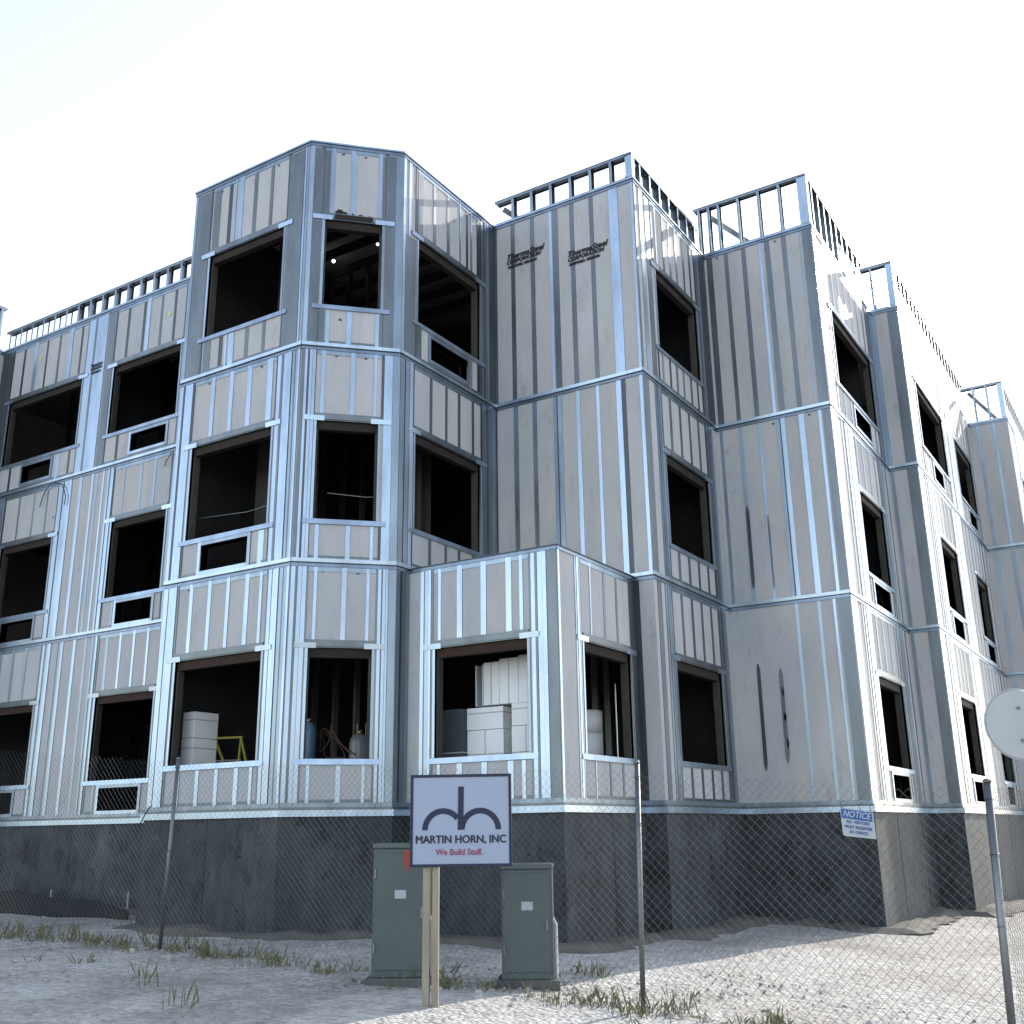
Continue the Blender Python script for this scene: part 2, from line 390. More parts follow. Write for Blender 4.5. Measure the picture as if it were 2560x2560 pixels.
# --- left wing
F = FA(yL)
storey(F, xE, xT, 2, [W(2, -9.5, -7.25), W(2, -6.34, -4.55)], [AC(2, -8.8, -7.93), AC(2, -5.67, -4.76)], top=TOP,
       sheets=[(-9.93, -9.56, 'dull'), (-7.19, -6.63, 'bright'), (-6.6, -6.4, 'dull'), (-4.49, -4.3, 'steel')],
       strips=[(-9.2, .06, 'g'), (-8.82, .09, 'b'), (-8.47, .05, 'g'), (-8.08, .06, 'd'), (-7.72, .1, 'b'), (-7.4, .05, 'g'), (-6.05, .06, 'g'), (-5.62, .06, 'g'), (-5.5, .09, 'b'), (-5.15, .06, 'd'), (-4.79, .06, 'g'), (-3.9, .07, 'n'), (-3.5, .07, 'n'), (-3.1, .07, 'n'), (-2.7, .07, 'n')])
storey(F, xE, xT, 1, [W(1, -9.15, -7.63), W(1, -5.97, -4.58)], [AC(1, -8.84, -7.9), AC(1, -5.64, -4.75)],
       sheets=[(-9.93, -9.25, 'steel'), (-7.57, -7.2, 'bright'), (-6.2, -6.03, 'bright'), (-4.5, -4.3, 'steel')],
       strips=[(-8.75, .04, 'n'), (-8.3, .04, 'n'), (-7.9, .03, 'n'), (-6.95, .08, 'b'), (-6.62, .05, 'b'), (-6.5, .05, 'n'), (-6.32, .04, 'b'), (-5.75, .04, 'n'), (-5.3, .05, 'n'), (-4.95, .05, 'n'), (-3.9, .07, 'n'), (-3.5, .07, 'n'), (-3.1, .07, 'n')])
storey(F, xE, xT, 0, [W(0, -9.05, -7.6), W(0, -5.94, -4.51)], [AC(0, -8.85, -7.9), AC(0, -5.63, -4.68)],
       sheets=[(-9.93, -9.15, 'steel'), (-7.52, -7.28, 'bright'), (-6.17, -6.02, 'steel'), (-4.44, -4.2, 'bright')],
       strips=[(-8.72, .05, 'b'), (-8.35, .06, 'b'), (-7.98, .06, 'b'), (-7.12, .06, 'n'), (-6.98, .08, 'b'), (-6.64, .07, 'b'), (-6.34, .06, 'n'), (-5.78, .06, 'n'), (-5.44, .05, 'b'), (-5.1, .05, 'b'), (-4.76, .05, 'b'), (-3.9, .07, 'n'), (-3.5, .07, 'n')])
# --- far-left block
for k in range(3):
    storey(FB(xE), yE, yL, k, top=TOP if k == 2 else None)
    storey(FA(yE), -12, xE, k, top=TOP if k == 2 else None)
# --- tower, left-hand face
F = FA(0)
storey(F, xT, 0, 2, [W(2, -1.93, -.44)], [], top=TOP, sheets=[(-2.34, -2.29, 'steel'), (-2.28, -1.99, 'dull', 6.06, 9.1), (-.38, -.10, 'dull', 6.06, 9.1), (-.09, -.055, 'bright'), (-.045, -.006, 'steel')],
       strips=[(-1.86, .14, 'd'), (-1.58, .07, 'g'), (-1.47, .035, 'b'), (-1.36, .10, 'b'), (-1.06, .07, 'd'), (-.73, .06, 'd')])
storey(F, xT, 0, 1, [W(1, -2.0, -.47)], [AC(1, -1.67, -.79)], sheets=[(-2.34, -2.07, 'bright'), (-.41, -.15, 'bright'), (-.14, -.006, 'steel')],
       strips=[(-1.655, .07, 'b'), (-1.29, .07, 'b'), (-.94, .08, 'b'), (-.55, .10, 'b')])
storey(F, xT, 0, 0, [W(0, -2.0, -.43)], [], sheets=[(-2.34, -2.07, 'bright'), (-.37, -.19, 'bright'), (-.18, -.006, 'steel')],
       strips=[(-1.79, .06, 'b'), (-1.44, .06, 'b'), (-1.095, .06, 'b'), (-.75, .07, 'b'), (-.5, .05, 'b')])
storey(Frame((xT, 0, 0), (0, -1, 0), (-1, 0, 0)), -yL, 0, 0); storey(Frame((xT, 0, 0), (0, -1, 0), (-1, 0, 0)), -yL, 0, 1); storey(Frame((xT, 0, 0), (0, -1, 0), (-1, 0, 0)), -yL, 0, 2, top=TOP)
# --- tower, chamfer
LC = c*math.sqrt(2)
storey(FC, 0, LC, 2, [W(2, .24, 1.04)], [], top=TOP, sheets=[(.006, .06, 'bright'), (.065, .235-.04, 'dull', 6.06, 9.1), (1.085, 1.22, 'dull', 6.06, 9.1), (1.225, LC-.006, 'steel')],
       strips=[(.24, .1, 'd'), (.33, .05, 'b'), (.62, .07, 'b'), (1.0, .05, 'b'), (1.06, .05, 'd')])
storey(FC, 0, LC, 1, [W(1, .24, 1.05)], [], sheets=[(.006, .05, 'dull'), (.055, .20, 'bright'), (1.12, 1.23, 'bright'), (1.235, LC-.006, 'steel')],
       strips=[(.3, .05, 'b'), (.695, .06, 'b'), (1.0, .04, 'b')])
storey(FC, 0, LC, 0, [W(0, .25, 1.04)], [], sheets=[(.006, .20, 'bright'), (1.1, 1.23, 'bright'), (1.235, LC-.006, 'steel')],
       strips=[(.31, .04, 'b'), (.67, .06, 'b'), (.97, .04, 'b')])
# --- tower, right-hand face
F = FB(c)
storey(F, c, yS, 2, [W(2, 1.31, 2.88)], [AC(2, 1.62, 2.55)], top=TOP, sheets=[(c+.006, c+.06, 'bright'), (c+.065, 1.25, 'dull', 6.06, 7.9), (2.94, 3.15, 'steel'), (3.16, 3.325, 'dull')],
       strips=[(1.1, .06, 'b'), (1.35, .12, 'd'), (1.7, .07, 'd'), (2.05, .07, 'd'), (2.36, .03, 'b'), (2.55, .05, 'g'), (2.66, .04, 'b'), (2.86, .08, 'g')])
storey(F, c, yS, 1, [W(1, 1.29, 2.87)], [], sheets=[(c+.006, 1.22, 'steel'), (2.94, 3.325, 'steel')],
       strips=[(1.65, .06, 'd'), (2.02, .05, 'd'), (2.34, .06, 'd'), (2.7, .06, 'd')])
storey(F, c, yP, 0, [], [], sheets=[(c+.006, yP-.006, 'steel')], strips=[])
# --- bay block in the notch, one storey
F = FA(yP)
storey(F, c, xP, 0, [W(0, 1.375, 2.735)], [], sheets=[(1.14, 1.31, 'bright'), (2.80, 3.02, 'bright'), (3.03, xP-.006, 'dull')],
       strips=[(1.44, .04, 'b'), (1.75, .08, 'b'), (2.11, .08, 'b'), (2.48, .08, 'b'), (2.66, .05, 'b')])
F = FB(xP)
storey(F, yP, yS, 0, [W(0, 1.81, 3.08)], [], sheets=[(yP+.006, yP+.04, 'bright'), (1.62, 1.745, 'bright'), (3.15, 3.32, 'dull')],
       strips=[(2.02, .03, 'b'), (2.4, .05, 'd'), (2.75, .05, 'd')])
rf = MB(); rf.face([(c, yP, 2.99), (xP, yP, 2.99), (xP, yS, 2.99), (c, yS, 2.99)], 'roof'); rf.build('low_roof', B)
# --- stencilled facade
F = FA(yS)
storey(F, c, xS, 2, top=TOP, strips=[(.97, .05, 'd'), (1.30, .075, 'd'), (1.665, .075, 'd'), (2.0, .05, 'b'), (2.085, .10, 'd'), (2.385, .075, 'd'), (2.73, .07, 'd'), (3.115, .15, 'b'), (3.43, .04, 'b')])
storey(F, c, xS, 1, strips=[(.955, .03, 'g'), (1.31, .08, 'n'), (1.645, .07, 'n'), (2.045, .15, 'w'), (2.395, .065, 'b'), (2.725, .05, 'b'), (3.065, .08, 'b'), (3.14, .07, 'g'), (3.425, .05, 'b')])
storey(F, xP, xS, 0, strips=[(xP+.04, .06, 'g')])
# --- its return
F = FB(xS)
storey(F, yS, yU, 2, [W(2, 3.98, 5.56)], [], top=TOP, sheets=[(yS+.006, yS+.05, 'dull'), (5.64, 5.78, 'steel'), (5.8, 6.105, 'dull')],
       strips=[(3.56, .12, 'b'), (3.78, .16, 'd'), (4.07, .05, 'b'), (4.35, .06, 'g'), (4.6, .06, 'n'), (4.85, .05, 'b'), (5.15, .06, 'd'), (5.42, .05, 'g')])
storey(F, yS, yU, 1, [W(1, 3.98, 5.56)], [], sheets=[(yS+.006, yS+.18, 'dull'), (3.72, 3.9, 'steel'), (5.64, 5.9, 'steel')], defk='d')
storey(F, yS, yU, 0, [W(0, 3.93, 5.56)], [], sheets=[(yS+.1, yS+.22, 'dull'), (3.68, 3.86, 'steel'), (5.64, 5.9, 'steel')], defk='d')
# --- second facade
F = FA(yU)
storey(F, xS, xU, 2, top=TOP, strips=[(3.56, .10, 'd'), (3.86, .065, 'd'), (4.17, .075, 'd'), (4.46, .05, 'b'), (4.58, .09, 'd'), (4.865, .075, 'd'), (5.13, .02, 'n'), (5.25, .155, 'd')])
storey(F, xS, xU, 1, strips=[(3.54, .05, 'n'), (3.87, .06, 'n'), (4.19, .05, 'n'), (4.535, .14, 'w'), (4.875, .09, 'b'), (5.165, .045, 'b'), (5.27, .11, 'd')])
storey(F, xS, xU, 0, strips=[(4.52, .05, 'n'), (4.86, .05, 'n'), (5.09, .04, 'b'), (5.23, .17, 'd')])
F = FB(xU)
storey(F, yU, yV, 2, [W(2, 6.84, 9.3)], [AC(2, 7.7, 8.7)], top=TOP, sheets=[(yU+.006, yU+.14, 'bright'), (9.38, 9.84, 'steel')], defk='d', pitch=.40)
storey(F, yU, yV, 1, [W(1, 7.38, 8.9)], [AC(1, 7.66, 8.7)], sheets=[(yU+.006, yU+.3, 'bright'), (6.85, 7.3, 'steel'), (8.98, 9.3, 'steel')], defk='d', pitch=.40)
storey(F, yU, yV, 0, [W(0, 7.24, 8.8)], [AC(0, 7.44, 8.5)], sheets=[(yU+.006, yU+.3, 'bright'), (6.8, 7.17, 'steel'), (8.9, 9.3, 'steel')], defk='d', pitch=.40)
F = FA(yV)
for k in range(3): storey(F, xU, xV, k, top=TOP if k == 2 else None, strips=[(xU+.05, .06, 'n'), (xV-.1, .18, 'd')])
F = FB(xV)
storey(F, yV, yW, 2, [W(2, 10.7, 13.15), W(2, 14.5, 16.6)], [AC(2, 11.5, 12.4), AC(2, 15.3, 16.2)], top=TOP, sheets=[(yV+.006, yV+.35, 'bright'), (13.3, 14.4, 'steel')], defk='d', pitch=.40)
storey(F, yV, yW, 1, [W(1, 11.15, 12.78), W(1, 14.9, 16.35)], [AC(1, 11.4, 12.4), AC(1, 15.2, 16.1)], sheets=[(yV+.006, yV+.35, 'bright'), (10.6, 11.05, 'steel'), (12.9, 13.8, 'steel')], defk='d', pitch=.40)
storey(F, yV, yW, 0, [W(0, 11.0, 12.5), W(0, 14.85, 16.3)], [AC(0, 11.25, 12.1), AC(0, 15.05, 15.9)], sheets=[(yV+.006, yV+.35, 'bright'), (10.5, 10.93, 'steel'), (12.6, 13.6, 'steel')], defk='d', pitch=.40)
F = FA(yW)
for k in range(3): storey(F, xV, xW, k, top=TOP if k == 2 else None)
F = FB(xW)
for k in range(3): storey(F, yW, yEnd, k, [W(k, 18.5, 20.3)], [], top=TOP if k == 2 else None)

# narrow dark reflections, painted as patches on the lower panels
def smear(F, u, wd, z0, z1, k='groove'):
    sm = MB(); h = wd/2; n = .0105
    P = [F.p(u-h*.3, z0, n), F.p(u+h*.5, z0+.03, n), F.p(u+h, z0+.12, n), F.p(u+h, z1-.1, n), F.p(u+h*.4, z1-.02, n), F.p(u-h*.4, z1, n), F.p(u-h, z1-.1, n), F.p(u-h, z0+.08, n)]
    sm.face(P, k); sm.build('dark_reflection', B)
F = FA(yU); smear(F, 3.88, .055, 3.25, 4.6); smear(F, 4.2, .03, 3.2, 4.4, 'dull'); smear(F, 3.85, .055, .5, 2.1); smear(F, 4.19, .06, .6, 2.0, 'dull'); smear(F, 4.2, .03, 1.55, 1.72); smear(F, 4.2, .04, 1.2, 1.34, 'steel'); smear(F, 4.21, .035, .8, .97)
F = FA(yS); smear(F, 1.31, .055, 3.35, 4.35, 'dull'); smear(F, 1.65, .055, 3.3, 4.3, 'dull')

# dark lifting slots near the tops of the panels, and torn board over the corner window
def slot(F, u, z, w_=.05, h_=.022):
    m = MB(); P = [F.p(u+w_*.5*math.cos(t*.785)*random.uniform(.7, 1.1), z+h_*math.sin(t*.785)*random.uniform(.6, 1.1), .0045) for t in range(8)]
    m.face(P, 'groove'); m.build('lifting_slot', B)
for F_, L in ((FC, ((.46, 9.04), (.78, 9.03), (.47, 5.88), (.86, 5.87), (.40, 2.89), (.84, 2.88), (.5, 6.42))), (FA(0), ((-1.78, 9.02), (-.62, 9.03), (-1.75, 5.86), (-.72, 5.86), (-.56, 5.3), (-1.86, 2.87))), (FB(c), ((1.75, 9.0), (2.5, 8.98), (2.2, 8.72))), (FA(yP), ((2.55, 2.90), (2.2, 2.90))), (FA(yU), ((3.7, 9.08), (4.72, 9.07), (5.0, 5.9), (4.42, 5.88))), (FA(yL), ((-5.75, 5.85), (-7.66, 5.3), (-9.2, 8.9)))):
    for u, z in L: slot(F_, u, z)
m = MB(); us_ = [.37, .375, .40, .41, .47, .485, .53, .56, .60, .605, .63, .66, .70, .71, .75, .78, .83, .84, .90, .905]
top_ = [2.0, 2.085, 2.10, 2.125, 2.118, 2.095, 2.088, 2.05, 2.045, 2.085, 2.075, 2.05, 2.055, 2.075, 2.07, 2.05, 2.05, 2.065, 2.06, 2.0]
P = [FC.p(us_[0], 7.975, .02)]+[FC.p(us_[-1], 7.975, .02)]+[FC.p(u, 6+t, .02) for u, t in reversed(list(zip(us_, top_)))]
m.face(P, 'wooddark'); m.build('torn_board_edge', B)

# outer corner angles, floor-line caps, base flashing, foundation
fp = [(-12, 12), (-12, yE), (xE, yE), (xE, yL), (xT, yL), (xT, 0), (0, 0), (c, c), (c, yP), (xP, yP), (xP, yS), (xS, yS), (xS, yU), (xU, yU), (xU, yV), (xV, yV), (xV, yW), (xW, yW), (xW, yEnd), (-4, yEnd), (-4, 12)]
fp_up = fp[:8]+[(c, yS)]+fp[11:]
def offset(poly, d):
    out = []
    n = len(poly)
    for i in range(n):
        a, b, e = Vector(poly[i-1]), Vector(poly[i]), Vector(poly[(i+1) % n])
        d1 = (b-a).normalized(); d2 = (e-b).normalized()
        n1 = Vector((d1.y, -d1.x)); n2 = Vector((d2.y, -d2.x)); s = n1+n2; s = s/(s.dot(n1))
        out.append(tuple(b+s*d))
    return out
def ring(name, poly, z0, z1, d0, d1, k, parent=B, closed=True):
    o_ = offset(poly, d1); i_ = offset(poly, d0); m = MB(); n = len(poly)
    for j in range(n):
        a, b, e, f = o_[j], o_[(j+1) % n], i_[(j+1) % n], i_[j]
        m.face([(*a, z0), (*b, z0), (*b, z1), (*a, z1)], k); m.face([(*e, z0), (*f, z0), (*f, z1), (*e, z1)], k)
        m.face([(*a, z1), (*b, z1), (*e, z1), (*f, z1)], k); m.face([(*f, z0), (*e, z0), (*b, z0), (*a, z0)], k)
    return m.build(name, parent)
ring('base_flashing', fp, -.10, -.025, -.1, .045, 'bright')
ring('base_flashing', fp, -.022, .003, -.1, .018, 'dull')
ring('foundation_wall', fp, -2.4, -.101, -.25, .012, 'found')
ring('roof_cap_track', fp_up, TOP+.002, TOP+.028, -.14, .022, 'bright')
for k in (1, 2): ring('storey_joint', fp_up if k == 2 else fp, 3*k-.005, 3*k+.005, -.1, .022, 'groove')
for F_, us_ in ((FA(yL), (-8.6, -6.2, -3.8)), (FA(0), (-1.2,)), (FA(yP), (2.1,)), (FB(xP), (2.4,)), (FB(xS), (4.7,)), (FA(yU), (4.45,)), (FB(xU), (7.4, 9.0)), (FB(xV), (12.2, 14.6))):
    for u in us_:
        m = MB(); m.fbox(F_, u-.006, u+.006, -2.3, -.11, .005, .017, 'found'); m.build('form_joint', B)
        for z in (-.55, -1.15):
            for du in (-.6, .6):
                m = MB(); m.tube([F_.p(u+du, z, .010), F_.p(u+du, z, .0145)], .018, 'silt', 8); m.build('tie_hole', B)
bk = MB()
back = [(-12, 12), (-4, 12), (-4, yEnd), (xW, yEnd)]
for a, b in ((( -12, yE), (-12, 12)), ((-12, 12), (-4, 12)), ((-4, 12), (-4, yEnd)), ((-4, yEnd), (xW, yEnd))):
    bk.face([(*a, -.1), (*b, -.1), (*b, TOP), (*a, TOP)], 'foam')
bk.build('back_wall', B)
def slab(name, poly, z, th, k):
    import bmesh
    bm = bmesh.new(); inner = offset(poly, -.10)
    vs = [bm.verts.new((x, y, z-th)) for x, y in inner]; f = bm.faces.new(vs)
    r = bmesh.ops.extrude_face_region(bm, geom=[f])
    for v in r['geom']:
        if isinstance(v, bmesh.types.BMVert): v.co.z = z
    bmesh.ops.recalc_face_normals(bm, faces=bm.faces)
    me = bpy.data.meshes.new(name); bm.to_mesh(me); bm.free(); me.materials.append(M[k])
    o = bpy.data.objects.new(name, me); COL.objects.link(o); o.parent = B; return o
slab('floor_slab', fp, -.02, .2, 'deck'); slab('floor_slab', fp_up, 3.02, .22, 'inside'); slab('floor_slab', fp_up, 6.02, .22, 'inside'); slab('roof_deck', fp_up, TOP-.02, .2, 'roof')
# interior walls
def single(name, *a):
    m = MB(); m.wbox(*a); m.build(name, B)
for k in range(3):
    z0, z1 = 3*k+.03, 3*k+2.79
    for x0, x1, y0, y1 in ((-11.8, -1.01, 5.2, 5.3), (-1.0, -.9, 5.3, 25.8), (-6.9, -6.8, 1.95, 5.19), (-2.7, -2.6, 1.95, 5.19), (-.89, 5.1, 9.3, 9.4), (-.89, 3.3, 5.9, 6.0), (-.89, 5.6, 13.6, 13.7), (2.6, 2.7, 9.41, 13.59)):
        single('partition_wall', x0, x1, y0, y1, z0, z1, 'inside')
    for i in range(17): single('interior_stud', -9.6+i*.41, -9.555+i*.41, 3.1, 3.2, z0, z1, 'steel')
    for i in range(4): single('interior_stud', -2.2+i*.41, -2.155+i*.41, 2.4, 2.5, z0, z1, 'dull')
    for i in range(5): single('interior_stud', 1.6, 1.7, 3.7+i*.41, 3.745+i*.41, z0, z1, 'dull')
single('interior_column', -1.75, -1.5, 1.0, 1.12, 3.03, 5.79, 'buck'); single('interior_column', -1.35, -1.1, 1.5, 1.62, 3.03, 5.79, 'buck')
single('interior_column', -.2, .2, 2.2, 2.3, 3.03, 5.79, 'wood'); single('interior_column', -1.62, -1.3, 1.1, 1.2, 6.03, 8.9, 'buck')

for k in (1, 2):
    for i in range(9): single('ceiling_joist', -6.7, .55, .35+i*.5 if i > 2 else .35+i*.5, .39+i*.5, 3*k+2.62, 3*k+2.77, 'inside') if i > 3 else single('ceiling_joist', -2.2, .55+.08*i, .65+i*.4, .69+i*.4, 3*k+2.62, 3*k+2.77, 'inside')
single('interior_column', -.35, .05, 2.75, 2.87, 3.03, 5.79, 'buck'); single('interior_column', .15, .22, 2.3, 2.4, 3.03, 5.79, 'buck')
gc = MB(); gc.tube([(-2.2, .35, 4.02), (-1.2, .35, 3.95), (-.2, .35, 4.03)], .005, 'greytank', 6); gc.build('guard_cable', B)
gc = MB(); gc.tube([(.15, .45, 4.0), (.5, .8, 3.97), (.85, 1.1, 3.99)], .005, 'greytank', 6); gc.build('guard_cable', B)
# --- open parapet framing
def parapet(F, u0, u1, z1, posts, wide=None, brace=None, name='parapet_frame'):
    z0 = TOP+.03
    m = MB()
    m.fbox(F, u0, u1, z1-.035, z1, -.13, .0, 'dull'); m.fbox(F, u0, u1, z1-.055, z1-.0355, -.005, .003, 'steel'); m.fbox(F, u0, u1, z1-.055, z1-.0355, -.128, -.122, 'dull')
    fr = m.build(name, B)
    m = MB(); m.fbox(F, u0, u1, z0, z0+.03, -.12, .001, 'steel'); m.build('bottom_track', fr)
    for u in posts:
        p = MB(); p.fbox(F, u-.022, u+.022, z0+.031, z1-.056, -.12, -.114, 'dull'); p.fbox(F, u-.022, u-.018, z0+.031, z1-.056, -.1135, -.0065, 'dull')
        p.fbox(F, u-.022, u+.022, z0+.031, z1-.056, -.006, -.001, 'steel'); p.build('parapet_post', fr)
    if wide:
        for a, b in wide:
            p = MB(); p.fbox(F, a, b, z0+.031, z1-.056, -.02, .002, 'bright'); p.build('corner_post', fr)
    if brace:
        for (ua, za, na, ub, zb_, nb) in brace:
            p = MB(); A_, B2 = F.p(ua, za, na), F.p(ub, zb_, nb); d = (B2-A_).normalized(); s_ = d.cross(F.n).normalized()*.045; n_ = F.n*.04
            p.hexa([A_+s_, A_-s_, A_-s_-n_, A_+s_-n_, B2+s_, B2-s_, B2-s_-n_, B2+s_-n_], 'steel'); p.build('brace', fr)
def rng(a, b, s=.362):
    o = []; u = a
    while u < b: o.append(u); u += s
    return o
parapet(FA(yL), xE, xT-.01, 9.65, rng(xE+.15, xT-.1), wide=None, brace=[(-7.7, 9.2, -.3, -7.5, 9.6, -.14), (-2.9, 9.2, -.3, -2.75, 9.6, -.14)])
parapet(FB(xE), yE+.1, yL-.05, 10.17, rng(yE+.3, yL-.1), wide=[(yE, yE+.1)])
parapet(FA(yS), c+.02, xS-.13, 9.665, rng(1.30, xS-.2, .357), wide=[(xS-.11, xS-.004)], brace=[(1.0, 9.62, -.2, 1.55, 9.2, -.9), (3.25, 9.25, -.15, 3.4, 9.55, -.15)])
parapet(FB(xS), yS+.002, yU-.15, 9.665, rng(yS+.3, yU-.2), wide=[(yS-.0, yS+.1)])
parapet(FA(yU), xS-.13, xU-.13, 10.17, [3.42, 3.6]+rng(3.78, xU-.2, .36), wide=[(xU-.16, xU-.003)], brace=[(3.55, 10.05, -.2, 4.5, 9.22, -1.0)])
parapet(FB(xU), yU+.002, yV-.15, 10.17, rng(yU+.3, yV-.2), wide=[(yU, yU+.12)])
parapet(FA(yV), xU-.1, xV-.13, 10.17, [xU+.1], wide=[(xV-.12, xV-.003)])
parapet(FB(xV), yV+.002, yW-.15, 10.17, rng(yV+.3, yW-.2), wide=[(yV, yV+.12)])
parapet(FA(yW), xV-.1, xW-.13, 10.17, [xV+.2, xV+.5], wide=[(xW-.12, xW-.003)], brace=[(5.9, 10.1, -.2, 6.5, 9.3, -.6)])
parapet(FB(xW), yW+.002, yW+5, 10.17, rng(yW+.3, yW+5), wide=[(yW, yW+.12)])
# little blocking angles under the right-hand rails
for u in rng(yS+.45, yU-.2, .36): bl = MB(); bl.fbox(FB(xS), u-.09, u+.09, 9.42, 9.6, -.11, -.10, 'dull'); bl.build('blocking', B)
for u in rng(yU+.45, yV-.2, .36): bl = MB(); bl.fbox(FB(xU), u-.09, u+.09, 9.85, 10.1, -.11, -.10, 'dull'); bl.build('blocking', B)

# ------------------------------------------------------------------ lettering
def text_mesh(name, body, size, mat, mtx, parent=None, shear=0, bold=0, ext=.0015, align='CENTER', sx=1.0):
    cu = bpy.data.curves.new(name+'_c', 'FONT'); cu.body = body; cu.size = size; cu.shear = shear; cu.extrude = ext
    cu.align_x = align; cu.align_y = 'CENTER'; cu.resolution_u = 3
    t = bpy.data.objects.new(name+'_t', cu); COL.objects.link(t)
    bpy.context.view_layer.update()
    me = bpy.data.meshes.new_from_object(t.evaluated_get(bpy.context.evaluated_depsgraph_get()))
    bpy.data.objects.remove(t)
    import bmesh
    if bold:
        bm = bmesh.new(); base = me.copy()
        for q, (dx, dy) in enumerate(((-1, 0), (1, 0), (0, .6), (0, -.6))):
            c2_ = base.copy(); c2_.transform(Matrix.Translation((dx*bold, dy*bold, q*.0002))); bm.from_mesh(c2_)
        bm.to_mesh(me); bm.free()
    me.transform(mtx @ Matrix.Diagonal((sx, 1, 1, 1))); me.materials.clear(); me.materials.append(M[mat])
    o = bpy.data.objects.new(name, me); COL.objects.link(o)
    if parent: o.parent = parent; o.matrix_parent_inverse = Matrix.Translation(-parent_world(parent))
    return o
def fm(F, u, z, n, rot=0):
    q = F.p(u, z, n); t = F.t; upv = Vector((0, 0, 1)); nn = F.n
    m = Matrix(((t.x, upv.x, nn.x, q.x), (t.y, upv.y, nn.y, q.y), (t.z, upv.z, nn.z, q.z), (0, 0, 0, 1)))
    return m @ Matrix.Rotation(rot, 4, 'Z')
for (u, z, s) in ((1.50, 8.45, .67), (2.61, 8.15, .66)):
    for body, dz, size, wd in (('ThermaSteel', .085, .135, 1.0), ('CORPORATION', -.01, .095, .92), ('RADFORD, VIRGINIA', -.095, .062, .92)):
        text_mesh('stencil', body, size, 'ink', fm(FA(yS), u+dz*.25, z+dz, .0125, 0), B, shear=.35, bold=.006, sx=wd)
for i, (b_, s_) in enumerate((('ThermaSteel', .085), ('CORPORATION', .06), ('RADFORD, VA', .055))):
    text_mesh('stencil', b_, s_, 'ink', fm(FA(yL), -6.86, 8.13-i*.075, .026), B, shear=.3, bold=.004, sx=.75)
pd = MB()
for (u, z) in ((-8.65, 8.72), (-4.93, 8.62)):
    P = [FA(yL).p(u+.035*math.cos(t*.785)*random.uniform(.8, 1.1), z+.035*math.sin(t*.785)*random.uniform(.8, 1.1), .012) for t in range(8)]
    pd.face(P, 'lime')
pd.build('paint_dot', B)

# ------------------------------------------------------------------ fence
def ftop(x):
    P = [(-9, 1.2), (-3.26, .79), (-.1, .5), (5.39, .19), (8.02, -.05)]
    for (a, b), (c_, d) in zip(P, P[1:]):
        if a <= x <= c_: return b+(d-b)*(x-a)/(c_-a)
    return P[0][1] if x < -9 else P[-1][1]
YF = -1.5
fence = empty('chain_link_fence', (0, YF, gz(0, YF)), 'sagging chain link fence on steel posts in front of the dark foundation', 'fence')
for i, (xt, xb, r) in enumerate(((-5.6, -5.6, .024), (-.103, -.17, .02), (5.385, 5.34, .021), (8.018, 7.95, .026))):
    m = MB(); zt_ = ftop(xt)+(.03 if i != 1 else 0); m.tube([(xb, YF+.03, gz(xb, YF)-.1), (xt, YF+.03, zt_)], r, 'postsurf', 12)
    m.tube([(xt, YF+.03, zt_-.005), (xt, YF+.03, zt_+.012), (xt, YF+.03, zt_+.022)], [r*1.15, r*1.1, r*.4], 'postsurf', 12)
    m.build('post', fence, True)
for y, zt_ in ((2.2, .0), (5.5, .05), (9, .1)):
    m = MB(); m.tube([(8.1+.02*y, y, gz(8.1, y)-.1), (8.1+.02*y, y, zt_)], .024, 'postsurf', 12); m.build('post', fence, True)
for xt, xb in ((-.103, -.17), (5.385, 5.34), (8.018, 7.95)):
    for t in (.25, .5, .75, .95):
        z = gz(xb, YF)+(ftop(xt)-gz(xb, YF))*t; x = xb+(xt-xb)*t
        m = MB(); m.tube([(x+.03*math.cos(a*.9), YF+.03+.03*math.sin(a*.9), z+.002*a) for a in range(8)], .0035, 'wire', 5); m.build('tie', fence)
def mesh_run(P0, P1, top_f, bot_f, pitch=.072, r=.0012):
    m = MB(); P0 = Vector(P0); P1 = Vector(P1); Lh = (P1-P0).length; d = (P1-P0)/Lh; nrm = Vector((-d.y, d.x))
    n = int(Lh/pitch)+1
    hmax = 2.4
    i = -int(hmax/pitch)
    def pt(s, z, off): q = P0+d*s; return (q.x+nrm.x*off+.012*math.sin(s*2.1), q.y+nrm.y*off+.012*math.sin(s*1.7), z)
    while i <= n+int(hmax/pitch):
        for sgn in (1, -1):
            s0 = i*pitch if sgn > 0 else i*pitch
            pts = []
            zb0 = -2.1; s = s0; z = zb0; 
            while z < 1.4:
                if 0 <= s <= Lh and bot_f(s) <= z <= top_f(s): pts.append(pt(s, z, .002*sgn))
                s += sgn*pitch/2; z += pitch/2
            if len(pts) > 1:
                step = max(1, len(pts)//10); q = pts[::step]
                if q[-1] != pts[-1]: q.append(pts[-1])
                m.tube(q, r, 'wire', 3, False)
        i += 1
    return m
m = mesh_run((-6, YF), (8.0, YF), lambda s: ftop(-6+s)-.02, lambda s: gz(-6+s, YF)+.03)
m.build('wire_mesh', fence)
m = mesh_run((8.02, YF), (8.25, 9), lambda s: -.05+.012*s, lambda s: gz(8.1, YF)+.03)
m.build('wire_mesh', fence)

